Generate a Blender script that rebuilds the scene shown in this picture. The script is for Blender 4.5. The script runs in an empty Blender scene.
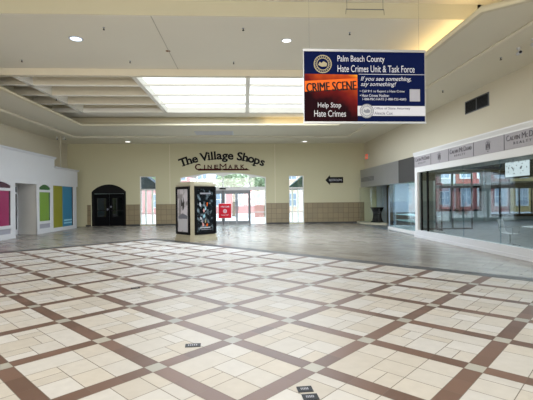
import bpy, bmesh, math, random
from mathutils import Vector, Matrix
R = math.radians
random.seed(7)
sc = bpy.context.scene
col = sc.collection

# ------------------------------------------------------------------ camera
FPX = 404.0
YAW, ROLL, CAMH = R(3.0), R(-0.59), 1.62
cam_d = bpy.data.cameras.new('camera'); cam = bpy.data.objects.new('camera', cam_d); col.objects.link(cam)
cam_d.sensor_fit = 'HORIZONTAL'; cam_d.sensor_width = 36.0; cam_d.lens = FPX / 533 * 36.0
cam_d.clip_start = 0.05; cam_d.clip_end = 500
_f = Vector((math.sin(YAW), math.cos(YAW), 0)); _r = Vector((math.cos(YAW), -math.sin(YAW), 0)); _u = Vector((0, 0, 1))
_r2 = _r * math.cos(ROLL) + _u * math.sin(ROLL); _u2 = _r2.cross(_f)
cam.matrix_world = Matrix(((_r2.x, _u2.x, -_f.x, 0), (_r2.y, _u2.y, -_f.y, 0), (_r2.z, _u2.z, -_f.z, CAMH), (0, 0, 0, 1)))
sc.camera = cam

# ------------------------------------------------------------------ world, lights, exposure
sc.view_settings.view_transform = 'Standard'; sc.view_settings.look = 'None'
sc.view_settings.gamma = 1.0; sc.view_settings.use_curve_mapping = False
sc.view_settings.exposure = 0.53
sc.cycles.use_denoising = True
sc.cycles.max_bounces = 8
w = bpy.data.worlds.new('sky'); sc.world = w; w.use_nodes = True
bg = w.node_tree.nodes['Background']; bg.inputs[0].default_value = (0.72, 0.85, 1.0, 1); bg.inputs[1].default_value = 3.4

def area(name, loc, rot, sx, sy, power, color=(1, 1, 1)):
    l = bpy.data.lights.new(name, 'AREA'); l.shape = 'RECTANGLE'; l.size = sx; l.size_y = sy
    l.energy = power; l.color = color
    o = bpy.data.objects.new(name, l); col.objects.link(o); o.location = loc; o.rotation_euler = rot
    return o
area('skylight_daylight', (0.14, 17.8, 6.112), (0, 0, 0), 7.8, 5.6, 1000, (0.80, 0.89, 1.0))
area('rear_ceiling_fill', (-1.6, 1.5, 6.55), (0, 0, 0), 9.0, 8.0, 260, (1.0, 0.97, 0.92))  # added overhead fill for the hall, no skylight is modelled here
area('rear_upright_fill', (-1.6, -8.3, 3.0), (R(105), 0, 0), 14.0, 4.5, 1100, (1.0, 0.95, 0.88))  # added fill behind the camera, tilted up to brighten walls and ceilings
area('cove_light_side', (5.75, 14.5, 5.78), (R(180), 0, 0), 0.3, 13.0, 48, (1.0, 0.74, 0.38))
area('cove_light_far', (3.6, 22.05, 5.75), (R(180), 0, 0), 5.2, 0.2, 10, (1.0, 0.74, 0.38))
area('cove_light_near', (7.3, 5.0, 6.0), (R(180), 0, 0), 0.3, 5.0, 28, (1.0, 0.78, 0.45))
area('store_front_fill', (9.6, 11.0, 3.5), (0, 0, 0), 2.0, 4.0, 110, (0.9, 0.95, 1.0))  # unseen lamp added to brighten the chair and table behind the glass
area('unit_interior_fill', (8.9, 19.6, 2.9), (0, 0, 0), 1.4, 1.6, 95, (0.85, 0.93, 1.0))  # added fill without a fixture, brightens the corner shop interior
area('store_interior_fill', (13.5, 21.5, 3.5), (0, 0, 0), 6.0, 8.0, 330, (0.9, 0.95, 1.0))  # unseen fill added to lift the store interior and its back wall

# ------------------------------------------------------------------ materials
def new_mat(name):
    m = bpy.data.materials.new(name); m.use_nodes = True
    return m, m.node_tree, m.node_tree.nodes['Principled BSDF']
def mat(name, c, rough=0.6, metal=0.0, var=0.06, scale=3.0, bump=0.0, spec=0.5, coord='Object', emit=None, estr=0):
    m, nt, b = new_mat(name)
    b.inputs['Roughness'].default_value = rough; b.inputs['Metallic'].default_value = metal
    b.inputs['Specular IOR Level'].default_value = spec
    tc = nt.nodes.new('ShaderNodeTexCoord'); nz = nt.nodes.new('ShaderNodeTexNoise')
    nz.inputs['Scale'].default_value = scale; nz.inputs['Detail'].default_value = 4
    nt.links.new(tc.outputs[coord], nz.inputs['Vector'])
    mx = nt.nodes.new('ShaderNodeMix'); mx.data_type = 'RGBA'
    mx.inputs[6].default_value = (*[max(0, x * (1 - var)) for x in c], 1)
    mx.inputs[7].default_value = (*[min(1, x * (1 + var)) for x in c], 1)
    nt.links.new(nz.outputs['Fac'], mx.inputs[0]); nt.links.new(mx.outputs[2], b.inputs['Base Color'])
    if bump:
        bp = nt.nodes.new('ShaderNodeBump'); bp.inputs['Strength'].default_value = bump; bp.inputs['Distance'].default_value = 0.01
        nt.links.new(nz.outputs['Fac'], bp.inputs['Height']); nt.links.new(bp.outputs[0], b.inputs['Normal'])
    if emit:
        b.inputs['Emission Color'].default_value = (*emit, 1); b.inputs['Emission Strength'].default_value = estr
    return m
def glass_mat(name, tint, ior=1.5, rough=0.0, boost=0.0):
    m = bpy.data.materials.new(name); m.use_nodes = True; nt = m.node_tree
    for n in list(nt.nodes): nt.nodes.remove(n)
    out = nt.nodes.new('ShaderNodeOutputMaterial'); tr = nt.nodes.new('ShaderNodeBsdfTransparent'); gl = nt.nodes.new('ShaderNodeBsdfGlossy')
    tr.inputs[0].default_value = (*tint, 1); gl.inputs['Roughness'].default_value = rough
    ge = nt.nodes.new('ShaderNodeNewGeometry'); dt = nt.nodes.new('ShaderNodeVectorMath'); dt.operation = 'DOT_PRODUCT'
    nt.links.new(ge.outputs['Incoming'], dt.inputs[0]); nt.links.new(ge.outputs['Normal'], dt.inputs[1])
    def mth(op, a, b=None):
        n = nt.nodes.new('ShaderNodeMath'); n.operation = op
        nt.links.new(a, n.inputs[0]) if not isinstance(a, float) else setattr(n.inputs[0], 'default_value', a)
        if b is not None: nt.links.new(b, n.inputs[1]) if not isinstance(b, float) else setattr(n.inputs[1], 'default_value', b)
        return n.outputs[0]
    f0 = ((ior - 1) / (ior + 1)) ** 2
    p5 = mth('POWER', mth('SUBTRACT', 1.0, mth('ABSOLUTE', dt.outputs['Value'])), 5.0)
    ad = nt.nodes.new('ShaderNodeMath'); ad.operation = 'ADD'; ad.inputs[1].default_value = f0 + boost; ad.use_clamp = True
    nt.links.new(mth('MULTIPLY', p5, 1 - f0), ad.inputs[0])
    mx = nt.nodes.new('ShaderNodeMixShader')
    nt.links.new(ad.outputs[0], mx.inputs[0])
    nt.links.new(tr.outputs[0], mx.inputs[1]); nt.links.new(gl.outputs[0], mx.inputs[2]); nt.links.new(mx.outputs[0], out.inputs[0])
    return m
def brick_mat(name, c1, c2, mortar, bw, bh, msz, rough, rotz=0.0, plane='XY', offset=0.0, var=0.0, spec=0.5, z0=0.0):
    m, nt, b = new_mat(name)
    b.inputs['Roughness'].default_value = rough; b.inputs['Specular IOR Level'].default_value = spec
    tc = nt.nodes.new('ShaderNodeTexCoord'); src = tc.outputs['Object']
    if plane == 'XZ':
        s = nt.nodes.new('ShaderNodeSeparateXYZ'); c = nt.nodes.new('ShaderNodeCombineXYZ')
        nt.links.new(src, s.inputs[0]); nt.links.new(s.outputs[0], c.inputs[0]); nt.links.new(s.outputs[2], c.inputs[1]); src = c.outputs[0]
    mp = nt.nodes.new('ShaderNodeMapping'); mp.inputs['Rotation'].default_value[2] = rotz; mp.inputs['Location'].default_value = (0, z0, 0)
    nt.links.new(src, mp.inputs[0])
    br = nt.nodes.new('ShaderNodeTexBrick'); br.offset = offset; br.inputs['Scale'].default_value = 1
    br.inputs['Color1'].default_value = (*c1, 1); br.inputs['Color2'].default_value = (*c2, 1); br.inputs['Mortar'].default_value = (*mortar, 1)
    br.inputs['Brick Width'].default_value = bw; br.inputs['Row Height'].default_value = bh; br.inputs['Mortar Size'].default_value = msz
    nt.links.new(mp.outputs[0], br.inputs[0]); nt.links.new(br.outputs[0], b.inputs['Base Color'])
    return m

WALLC = (0.50, 0.47, 0.315)
M = dict(
    wall=mat('painted_wall', WALLC, 0.8, var=0.03, scale=0.6),
    wallside=mat('painted_side_wall', (0.58, 0.53, 0.41), 0.8, var=0.03, scale=0.6),
    ceil=mat('painted_ceiling', (0.74, 0.705, 0.60), 0.85, var=0.03, scale=0.5),
    soffit=mat('painted_soffit', (0.66, 0.62, 0.50), 0.85, var=0.03, scale=0.5),
    coffer=mat('coffer_paint', (0.70, 0.64, 0.51), 0.85, var=0.03),
    cream=mat('cream_trim_paint', (0.60, 0.55, 0.40), 0.8, var=0.03),
    beam=mat('pale_beam_paint', (0.84, 0.82, 0.75), 0.7, var=0.02),
    white=mat('white_paint', (0.56, 0.565, 0.58), 0.45, var=0.02),
    whitewarm=mat('warm_white_paint', (0.66, 0.655, 0.64), 0.45, var=0.02),
    black=mat('black_paint', (0.004, 0.004, 0.005), 0.45, var=0.1, spec=0.15),
    matteblack=mat('matte_black', (0.005, 0.005, 0.006), 0.9, var=0.1, spec=0.05),
    darkgrey=mat('dark_grey_metal', (0.10, 0.105, 0.11), 0.4, metal=0.3),
    alu=mat('aluminium', (0.42, 0.43, 0.45), 0.35, metal=0.7, var=0.03),
    frame=mat('grey_door_frame', (0.20, 0.21, 0.22), 0.5),
    shelf=mat('pale_green_glass_edge', (0.45, 0.62, 0.60), 0.2),
    smoke=glass_mat('smoked_window_glass', (0.55, 0.58, 0.60)),
    tan=mat('tan_fascia_paint', (0.50, 0.465, 0.335), 0.8, var=0.03),
    ventwhite=mat('pale_blue_vent', (0.52, 0.53, 0.56), 0.5),
    silver=mat('silver_panel', (0.33, 0.335, 0.35), 0.38, metal=0.75, var=0.04, scale=1.2),
    darkpanel=mat('charcoal_panel', (0.038, 0.036, 0.035), 0.6, var=0.08),
    kiosk=mat('cream_stone_panel', (0.44, 0.415, 0.31), 0.45, var=0.12, scale=5),
    maroon=mat('dark_maroon', (0.045, 0.004, 0.006), 0.6, var=0.1, spec=0.1),
    red=mat('red_sign', (0.42, 0.008, 0.02), 0.6, var=0.03, spec=0.2),
    exitred=mat('exit_red', (0.7, 0.10, 0.05), 0.5, emit=(1.0, 0.16, 0.06), estr=0.3),
    pink=mat('magenta_panel', (0.25, 0.008, 0.075), 0.45, var=0.03),
    pinkdark=mat('dark_purple_pane', (0.055, 0.01, 0.03), 0.25, var=0.05),
    green=mat('lime_panel', (0.15, 0.27, 0.025), 0.45, var=0.03),
    greendark=mat('dark_green_pane', (0.03, 0.10, 0.03), 0.25, var=0.05),
    olive=mat('olive_yellow_panel', (0.22, 0.215, 0.015), 0.45, var=0.03),
    blue=mat('sky_blue_panel', (0.03, 0.17, 0.28), 0.45, var=0.03),
    bluepale=mat('pale_blue_band', (0.30, 0.55, 0.66), 0.45),
    pgrey=mat('grey_lilac_panel', (0.30, 0.30, 0.34), 0.4),
    navy=mat('banner_navy', (0.002, 0.006, 0.042), 0.7, var=0.05, spec=0.05),
    text=mat('white_print', (0.50, 0.51, 0.56), 0.5, var=0.0),
    textgrey=mat('grey_print', (0.15, 0.16, 0.2), 0.5, var=0.0),
    goldline=mat('seal_gold', (0.32, 0.28, 0.17), 0.5),
    tape=mat('tape_orange', (0.70, 0.12, 0.015), 0.6, spec=0.1, var=0.15, scale=6),
    signband=mat('grey_sign_band', (0.33, 0.31, 0.32), 0.6, var=0.1, scale=30),
    signink=mat('sign_ink', (0.07, 0.06, 0.075), 0.6),
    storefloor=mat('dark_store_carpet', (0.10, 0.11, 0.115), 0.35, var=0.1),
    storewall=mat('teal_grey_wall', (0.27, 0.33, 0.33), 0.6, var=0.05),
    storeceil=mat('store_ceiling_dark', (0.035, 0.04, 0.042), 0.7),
    unitwall=mat('pale_blue_wall', (0.40, 0.47, 0.56), 0.6, var=0.04),
    screen=mat('lit_screen', (0.1, 0.1, 0.1), 0.3, emit=(0.9, 0.95, 1.0), estr=0.85),
    lamp=mat('lit_lens', (0.8, 0.8, 0.8), 0.4, emit=(1.0, 0.98, 0.95), estr=1.6),
    lampblue=mat('lit_blue_lens', (0.8, 0.8, 0.8), 0.4, emit=(0.62, 0.78, 1.0), estr=1.5),
    skyglass=mat('skylight_glazing', (0.8, 0.85, 0.88), 0.4, emit=(0.90, 0.96, 1.0), estr=0.80, var=0.0),
    stain=mat('brown_stain', (0.22, 0.12, 0.05), 0.8, var=0.4, scale=40),
    pvc=mat('pale_conduit', (0.42, 0.38, 0.30), 0.6),
    concrete=mat('sunlit_concrete', (0.72, 0.70, 0.68), 0.8, var=0.05, scale=1.0),
    asphalt=mat('asphalt', (0.6, 0.6, 0.62), 0.9, var=0.05),
    foliage=mat('foliage', (0.42, 0.50, 0.33), 0.7, var=0.4, scale=4),
    bark=mat('bark', (0.22, 0.16, 0.11), 0.9, var=0.3),
    bwhite=mat('white_stucco', (0.78, 0.76, 0.74), 0.8),
    bredb=mat('deep_red_stucco', (0.30, 0.08, 0.07), 0.8),
    bwhiteb=mat('grey_white_stucco', (0.45, 0.45, 0.44), 0.8),
    byellow=mat('yellow_stucco', (0.42, 0.30, 0.13), 0.8),
    bred=mat('red_stucco', (0.60, 0.30, 0.28), 0.8),
    bpeach=mat('peach_stucco', (0.75, 0.55, 0.42), 0.8),
    bwin=mat('dark_window_pane', (0.25, 0.30, 0.36), 0.15),
    awning=mat('dark_green_canvas', (0.015, 0.06, 0.055), 0.8, var=0.15),
    awningblue=mat('dark_blue_canvas', (0.014, 0.035, 0.06), 0.8, var=0.15),
    glass=glass_mat('clear_glass', (0.93, 0.96, 0.95)),
    storeglass=glass_mat('storefront_glass', (0.74, 0.80, 0.80), 1.55, 0.0, 0.02),
    tint=glass_mat('dark_tinted_glass', (0.10, 0.14, 0.13)),
    greenglass=glass_mat('green_edge_glass', (0.82, 0.90, 0.92), 1.5, 0.02, 0.02),
    wain=brick_mat('wainscot_tile', (0.245, 0.195, 0.112), (0.21, 0.168, 0.10), (0.13, 0.10, 0.062), 0.35, 0.35, 0.012, 0.4, plane='XZ'),
)

# ------------------------------------------------------------------ mesh helpers
def mesh_obj(name, bm, m, parent=None, smooth=False):
    me = bpy.data.meshes.new(name)
    bmesh.ops.recalc_face_normals(bm, faces=bm.faces)
    bm.to_mesh(me); bm.free()
    mats = m if isinstance(m, (list, tuple)) else [m]
    for x in mats: me.materials.append(x)
    if smooth:
        for p in me.polygons: p.use_smooth = True
    o = bpy.data.objects.new(name, me); col.objects.link(o)
    if parent: o.parent = parent
    return o
def add_box(bm, x0, x1, y0, y1, z0, z1, mi=0):
    vs = [bm.verts.new((x, y, z)) for z in (z0, z1) for y in (y0, y1) for x in (x0, x1)]
    for q in ((0, 1, 3, 2), (4, 6, 7, 5), (0, 4, 5, 1), (2, 3, 7, 6), (0, 2, 6, 4), (1, 5, 7, 3)):
        f = bm.faces.new([vs[i] for i in q]); f.material_index = mi
def add_prism(bm, pts, a0, a1, fn, mi=0):
    """pts 2D outline; fn(u, v, d) -> 3D"""
    A = [bm.verts.new(fn(u, v, a0)) for u, v in pts]; B = [bm.verts.new(fn(u, v, a1)) for u, v in pts]
    n = len(pts)
    bm.faces.new(A).material_index = mi; bm.faces.new(B[::-1]).material_index = mi
    for i in range(n):
        bm.faces.new((A[i], A[(i + 1) % n], B[(i + 1) % n], B[i])).material_index = mi
XZ = lambda u, v, d: (u, d, v)
YZ = lambda u, v, d: (d, u, v)
XY = lambda u, v, d: (u, v, d)
def add_tube(bm, p, q, r, n=10, r2=None):
    p, q = Vector(p), Vector(q); r2 = r if r2 is None else r2
    d = (q - p).normalized(); a = d.orthogonal().normalized(); b = d.cross(a)
    A = []; B = []
    for i in range(n):
        t = 2 * math.pi * i / n; v = a * math.cos(t) + b * math.sin(t)
        A.append(bm.verts.new(p + v * r)); B.append(bm.verts.new(q + v * r2))
    bm.faces.new(A[::-1]); bm.faces.new(B)
    for i in range(n): bm.faces.new((A[i], A[(i + 1) % n], B[(i + 1) % n], B[i]))
def box(name, x0, x1, y0, y1, z0, z1, m, parent=None, bev=0.0):
    bm = bmesh.new()
    ox, oy, oz = parent['_o'] if parent is not None and '_o' in parent else (0, 0, 0)
    add_box(bm, x0, x1, y0, y1, z0, z1)
    if bev: bmesh.ops.bevel(bm, geom=bm.edges[:], offset=bev, segments=2, affect='EDGES', profile=0.7)
    return mesh_obj(name, bm, m, parent)
def boxes(name, lst, m, parent=None):
    bm = bmesh.new()
    for b in lst: add_box(bm, *b)
    return mesh_obj(name, bm, m, parent)
def prism(name, pts, a0, a1, fn, m, parent=None):
    bm = bmesh.new(); add_prism(bm, pts, a0, a1, fn); return mesh_obj(name, bm, m, parent)
def tube(name, p, q, r, m, parent=None, n=12, r2=None):
    bm = bmesh.new(); add_tube(bm, p, q, r, n, r2); return mesh_obj(name, bm, m, parent)
def disc(name, c, r, h, m, parent=None, n=24, axis='Z'):
    c = Vector(c); d = {'Z': Vector((0, 0, h)), 'Y': Vector((0, h, 0)), 'X': Vector((h, 0, 0))}[axis]
    return tube(name, c, c + d, r, m, parent, n)
def _curve_to_mesh(cu, name):
    o = bpy.data.objects.new('tmp', cu); col.objects.link(o)
    dg = bpy.context.evaluated_depsgraph_get(); me = bpy.data.meshes.new_from_object(o.evaluated_get(dg)); me.name = name
    bpy.data.objects.remove(o); return me
def plate(name, outer, holes, a0, a1, fn, m, parent=None):
    """flat plate with holes, thickness a0..a1 along the third axis"""
    cu = bpy.data.curves.new(name, 'CURVE'); cu.dimensions = '2D'; cu.fill_mode = 'BOTH'; cu.extrude = abs(a1 - a0) / 2
    for loop in [outer] + holes:
        s = cu.splines.new('POLY'); s.points.add(len(loop) - 1); s.use_cyclic_u = True
        for i, (u, v) in enumerate(loop): s.points[i].co = (u, v, 0, 1)
    me = _curve_to_mesh(cu, name); mid = (a0 + a1) / 2
    for v in me.vertices: v.co = fn(v.co.x, v.co.y, mid + v.co.z)
    bm = bmesh.new(); bm.from_mesh(me); bmesh.ops.remove_doubles(bm, verts=bm.verts, dist=1e-5)
    bpy.data.meshes.remove(me)
    return mesh_obj(name, bm, m, parent)
def rect(u0, u1, v0, v1): return [(u0, v0), (u1, v0), (u1, v1), (u0, v1)]
def arch(u0, u1, v0, vs, vt, n=16):
    """rectangle with segmental arch: springs at vs, crown vt"""
    w_ = (u1 - u0) / 2; h = vt - vs; r = (w_ * w_ + h * h) / (2 * h); c = (u0 + u1) / 2; a = math.asin(min(1, w_ / r))
    if h > w_: a = math.pi - a
    pts = [(u0, v0), (u1, v0)]
    for i in range(n + 1):
        t = a - 2 * a * i / n; pts.append((c + r * math.sin(t), vt - r + r * math.cos(t)))
    return pts
def text(name, s, u0, v0, w_, h_, d, fn, m, parent=None, bold=0.0, shear=0.0, thick=0.004, flip=False, rot=0.0):
    """text fitted in the box u0..u0+w_, v0..v0+h_ on a plane at depth d"""
    cu = bpy.data.curves.new(name, 'FONT'); cu.body = s; cu.size = 1; cu.extrude = 0.5; cu.offset = bold; cu.shear = shear
    cu.resolution_u = 3
    me = _curve_to_mesh(cu, name)
    xs = [v.co.x for v in me.vertices]; ys = [v.co.y for v in me.vertices]
    ax, bx, ay, by = min(xs), max(xs), min(ys), max(ys)
    for v in me.vertices:
        u = (v.co.x - ax) / (bx - ax); q = (v.co.y - ay) / (by - ay)
        if flip: u = 1 - u
        U, V = u * w_, q * h_
        if rot:
            cx, cy = w_ / 2, h_ / 2; U, V = cx + (U - cx) * math.cos(rot) - (V - cy) * math.sin(rot), cy + (U - cx) * math.sin(rot) + (V - cy) * math.cos(rot)
        v.co = fn(u0 + U, v0 + V, d + (thick if v.co.z > 0 else 0) * (1 if d >= 0 else 1))
    bm = bmesh.new(); bm.from_mesh(me); bpy.data.meshes.remove(me)
    return mesh_obj(name, bm, m, parent)
def struct(o): o['kind'] = 'structure'; return o
def tag(o, label, cat, group=None, kind=None):
    o['label'] = label; o['category'] = cat
    if group: o['group'] = group
    if kind: o['kind'] = kind
    return o
def thing(name, label, cat, loc=(0, 0, 0), rz=0.0, group=None):
    o = bpy.data.objects.new(name, None); col.objects.link(o); o.location = loc; o.rotation_euler = (0, 0, rz)
    o.empty_display_size = 0.1
    return tag(o, label, cat, group)
def dup(o, parent=None):
    c = o.copy(); col.objects.link(c)
    if parent: c.parent = parent
    for ch in list(o.children): dup(ch, c)
    return c

# ------------------------------------------------------------------ FLOOR (laid pavers as faces of one mesh)
GO = Vector((-2.415, 4.11)); PA, PB = 1.0106, 1.1545; GA = R(45.85)
A2 = Vector((math.sin(GA), math.cos(GA))); B2 = Vector((A2.y, -A2.x))
def gp(i, j): return GO + A2 * (i * PA) + B2 * (j * PB)
def tile_mat():
    m, nt, b = new_mat('cream_ceramic_tile')
    at = nt.nodes.new('ShaderNodeAttribute'); at.attribute_name = 'tone'; at.attribute_type = 'GEOMETRY'
    rp = nt.nodes.new('ShaderNodeValToRGB'); e = rp.color_ramp.elements
    e[0].color = (0.49, 0.46, 0.415, 1); e[1].color = (0.585, 0.575, 0.56, 1)
    x = e.new(0.35); x.color = (0.545, 0.51, 0.455, 1); y = e.new(0.7); y.color = (0.53, 0.515, 0.49, 1)
    nt.links.new(at.outputs['Fac'], rp.inputs[0])
    tc = nt.nodes.new('ShaderNodeTexCoord'); nz = nt.nodes.new('ShaderNodeTexNoise'); nz.inputs['Scale'].default_value = 9; nz.inputs['Detail'].default_value = 6
    nt.links.new(tc.outputs['Object'], nz.inputs['Vector'])
    mr = nt.nodes.new('ShaderNodeMapRange'); mr.inputs[3].default_value = 0.90; mr.inputs[4].default_value = 1.08
    nt.links.new(nz.outputs['Fac'], mr.inputs[0])
    mx = nt.nodes.new('ShaderNodeVectorMath'); mx.operation = 'SCALE'
    nt.links.new(rp.outputs[0], mx.inputs[0]); nt.links.new(mr.outputs[0], mx.inputs['Scale']); nt.links.new(mx.outputs[0], b.inputs['Base Color'])
    b.inputs['Roughness'].default_value = 0.5; b.inputs['Specular IOR Level'].default_value = 0.35
    return m
def band_mat(name, ca, cb, rough=0.45):
    m, nt, b = new_mat(name)
    at = nt.nodes.new('ShaderNodeAttribute'); at.attribute_name = 'tone'; at.attribute_type = 'GEOMETRY'
    mx = nt.nodes.new('ShaderNodeMix'); mx.data_type = 'RGBA'; mx.inputs[6].default_value = (*ca, 1); mx.inputs[7].default_value = (*cb, 1)
    nt.links.new(at.outputs['Fac'], mx.inputs[0]); nt.links.new(mx.outputs[2], b.inputs['Base Color']); b.inputs['Roughness'].default_value = rough
    return m
fm = [brick_mat('outer_floor_tile', (0.22, 0.20, 0.175), (0.31, 0.285, 0.25), (0.16, 0.145, 0.13), 0.62, 0.31, 0.006, 0.27, rotz=GA, offset=0.5, spec=0.75),
      tile_mat(), band_mat('brown_ceramic_band', (0.120, 0.068, 0.048), (0.175, 0.102, 0.074)),
      band_mat('grey_green_inset', (0.33, 0.33, 0.30), (0.41, 0.40, 0.35)),
      band_mat('dark_border_tile', (0.055, 0.053, 0.055), (0.08, 0.076, 0.078)),
      mat('tile_grout', (0.20, 0.18, 0.155), 0.8)]
bm = bmesh.new(); tone = bm.faces.layers.float.new('tone')
def quad(pts, z, mi):
    f = bm.faces.new([bm.verts.new((p[0], p[1], z)) for p in pts]); f.material_index = mi; f[tone] = random.random(); return f
def gquad(i0, i1, j0, j1, mi, z=0.003, g=0.004):
    gi, gj = g / PA, g / PB
    quad([gp(i0 + gi, j0 + gj), gp(i1 - gi, j0 + gj), gp(i1 - gi, j1 - gj), gp(i0 + gi, j1 - gj)], z, mi)
quad([(-11.8, -9), (8.4, -9), (8.4, 27.3), (-11.8, 27.3)], 0.0, 0)
HW = 0.082; hi, hj = HW / PA, HW / PB
LAY = [[(0, 0, 4, 2), (4, 0, 6, 2), (4, 2, 6, 4), (2, 4, 4, 6), (4, 4, 6, 6), (0, 2, 2, 3), (0, 3, 2, 4), (0, 4, 2, 6), (2, 2, 4, 4)],
       [(0, 0, 2, 2), (2, 0, 4, 1), (2, 1, 4, 2), (4, 0, 6, 2), (0, 2, 3, 4), (3, 2, 4, 4), (4, 2, 6, 6), (0, 4, 2, 5), (0, 5, 2, 6), (2, 4, 4, 6)],
       [(0, 0, 3, 3), (3, 0, 5, 2), (5, 0, 6, 2), (3, 2, 5, 4), (5, 2, 6, 4), (3, 4, 6, 6), (0, 3, 3, 4), (0, 4, 1, 6), (1, 4, 3, 6)]]
for i in range(-22, 8):
    for j in range(-9, 22):
        c = gp(i + .5, j + .5)
        if not (-11.6 < c.x < 8.3 and -8.5 < c.y < 26): continue
        # grout bed, then the pavers of this field
        quad([gp(i, j), gp(i + 1, j), gp(i + 1, j + 1), gp(i, j + 1)], 0.0015, 5)
        a0, a1, b0, b1 = i + hi, i + 1 - hi, j + hj, j + 1 - hj
        if c.y < -1: gquad(a0, a1, b0, b1, 1)
        else:
            for (p, q, r_, s) in LAY[(i + 2 * j) % 3]:
                gquad(a0 + (a1 - a0) * p / 6, a0 + (a1 - a0) * r_ / 6, b0 + (b1 - b0) * q / 6, b0 + (b1 - b0) * s / 6, 1)
        for k in range(3):
            gquad(a0 + (a1 - a0) * k / 3, a0 + (a1 - a0) * (k + 1) / 3, j - hj, j + hj, 2, g=0.0015)
            gquad(i - hi, i + hi, b0 + (b1 - b0) * k / 3, b0 + (b1 - b0) * (k + 1) / 3, 2, g=0.0015)
        gquad(i - hi, i + hi, j - hj, j + hj, 3, g=0.0015)
for j in range(-9, 22):
    for k in range(3): gquad(7.92, 8.30, j + k / 3, j + (k + 1) / 3, 4, z=0.0045, g=0.0015)
for i in range(-22, 8):
    for k in range(3): gquad(i + k / 3, i + (k + 1) / 3, -9.40, -9.08, 4, z=0.0045, g=0.0015)
gquad(7.92, 8.30, -9.40, -9.0, 4, z=0.0045)
# drop pavers outside the hall
for f in [f for f in bm.faces if f.calc_center_median().x > 8.3 or f.calc_center_median().x < -11.65 or f.calc_center_median().y < -8.9]:
    if f.material_index: bm.faces.remove(f)
me = bpy.data.meshes.new('floor'); bm.to_mesh(me); bm.free()
for x in fm: me.materials.append(x)
fl = bpy.data.objects.new('floor', me); col.objects.link(fl); struct(fl)

# ------------------------------------------------------------------ WALLS
YB = 27.2
wb_holes = [arch(-10.16, -7.89, 0.0, 2.27, 2.76), rect(-6.99, -5.93, 0.05, 3.28), arch(-4.34, 1.40, 0.0, 3.17, 3.50, 24), rect(2.95, 3.97, 0.05, 3.26)]
struct(plate('wall_back', rect(-11.9, 8.4, -0.02, 7.4), wb_holes, YB, YB + 0.3, XZ, M['wall']))
# tiled wainscot between the openings
for k, (a, b) in enumerate([(-10.4, -10.16), (-7.89, -6.99), (-5.93, -4.34), (1.40, 2.95), (3.97, 8.1)]):
    struct(box('trim_%d' % (k + 1), a, b, YB - 0.03, YB, 0, 1.41, M['wain']))
for k, x in enumerate((-5.0, 2.02)):
    struct(box('trim_%d' % (6 + k), x - 0.012, x + 0.012, YB - 0.006, YB, 1.41, 5.4, M['coffer']))
for k, (a, b) in enumerate([(-10.5, -10.16), (-7.89, -6.99), (-5.93, -4.34), (1.40, 2.95), (3.97, 8.1)]):
    struct(box('baseboard_%s' % ('abcde'[k]), a, b, YB - 0.045, YB - 0.03, 0, 0.10, M['darkpanel']))
struct(box('wall_left', -11.9, -11.65, -9, YB, 0, 7.4, M['wallside']))
struct(box('wall_right', 8.15, 8.4, -9, YB, 3.3, 7.4, M['wallside']))
struct(box('wall_rear', -11.9, 8.4, -9.3, -9, 0, 7.4, M['wallside']))

# ------------------------------------------------------------------ CEILING
struct(plate('ceiling', rect(-11.9, 8.4, -9, YB), [[(-10.15, -8), (6.4, -8), (6.4, 24.7), (-10.15, 24.7)]], 5.43, 5.60, XY, M['soffit']))
struct(plate('ceiling_inner_soffit', rect(-10.2, 6.45 + .0, -8.1, 24.8), [[(-8.45, -7.05), (5.95, -7.05), (5.95, 7.62), (5.07, 8.32), (5.07, 21.40), (-8.45, 21.40)]], 5.55, 5.62, XY, M['soffit']))
# raised lip round the opening
lip_o = [(-8.5, -7.1), (6.0, -7.1), (6.0, 7.65), (5.12, 8.35), (5.12, 21.45), (-8.5, 21.45)]
lip_i = [(-8.4, -7), (5.9, -7), (5.9, 7.6), (5.02, 8.3), (5.02, 21.35), (-8.4, 21.35)]
struct(plate('trim_8', lip_o, [lip_i], 5.545, 5.67, XY, M['cream']))
# upper ceiling: near bay, drop face, middle bay
struct(box('ceiling_near_bay', -11.65, 8.15, -9, 10.42, 6.74, 6.9, M['ceil']))
struct(box('ceiling_middle_bay', -11.65, 8.15, 10.42, 14.7, 6.34, 6.9, M['ceil']))
struct(box('trim_9', -11.65, 8.15, 10.40, 10.42, 6.345, 6.74, M['tan']))
struct(box('trim_10', -9.6, 6.2, 14.62, 14.82, 6.10, 6.34, M['coffer']))
struct(box('ceiling_far_border', -9.6, 6.2, 20.65, 21.86, 6.10, 6.30, M['beam']))
struct(box('wall_cove_far', -9.6, 6.2, 22.3, 22.4, 5.6, 7.0, M['cream']))
struct(box('wall_cove_left', -9.7, -9.6, 10.4, 22.4, 5.6, 7.0, M['cream']))
struct(box('wall_cove_right', 6.2, 6.3, 10.4, 22.4, 5.6, 7.0, M['cream']))
struct(box('ceiling_cove_far', -9.6, 6.2, 21.86, 22.3, 6.28, 6.36, M['cream']))
struct(box('ceiling_coffer_back', -9.6, -4.06, 14.7, 21.0, 6.72, 6.9, M['coffer']))
struct(box('ceiling_coffer_right', 4.27, 6.2, 14.7, 21.0, 6.72, 6.9, M['coffer']))
struct(box('wall_coffer_end', -9.6, 6.2, 20.75, 20.95, 6.3, 6.72, M['coffer']))
struct(box('trim_11', -2.364, -2.346, 10.42, 14.62, 6.33, 6.341, M['pvc']))
BX = (-8.15, -3.98, 0.14, 4.18); BY = (15.97, 17.47, 19.02)
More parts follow.
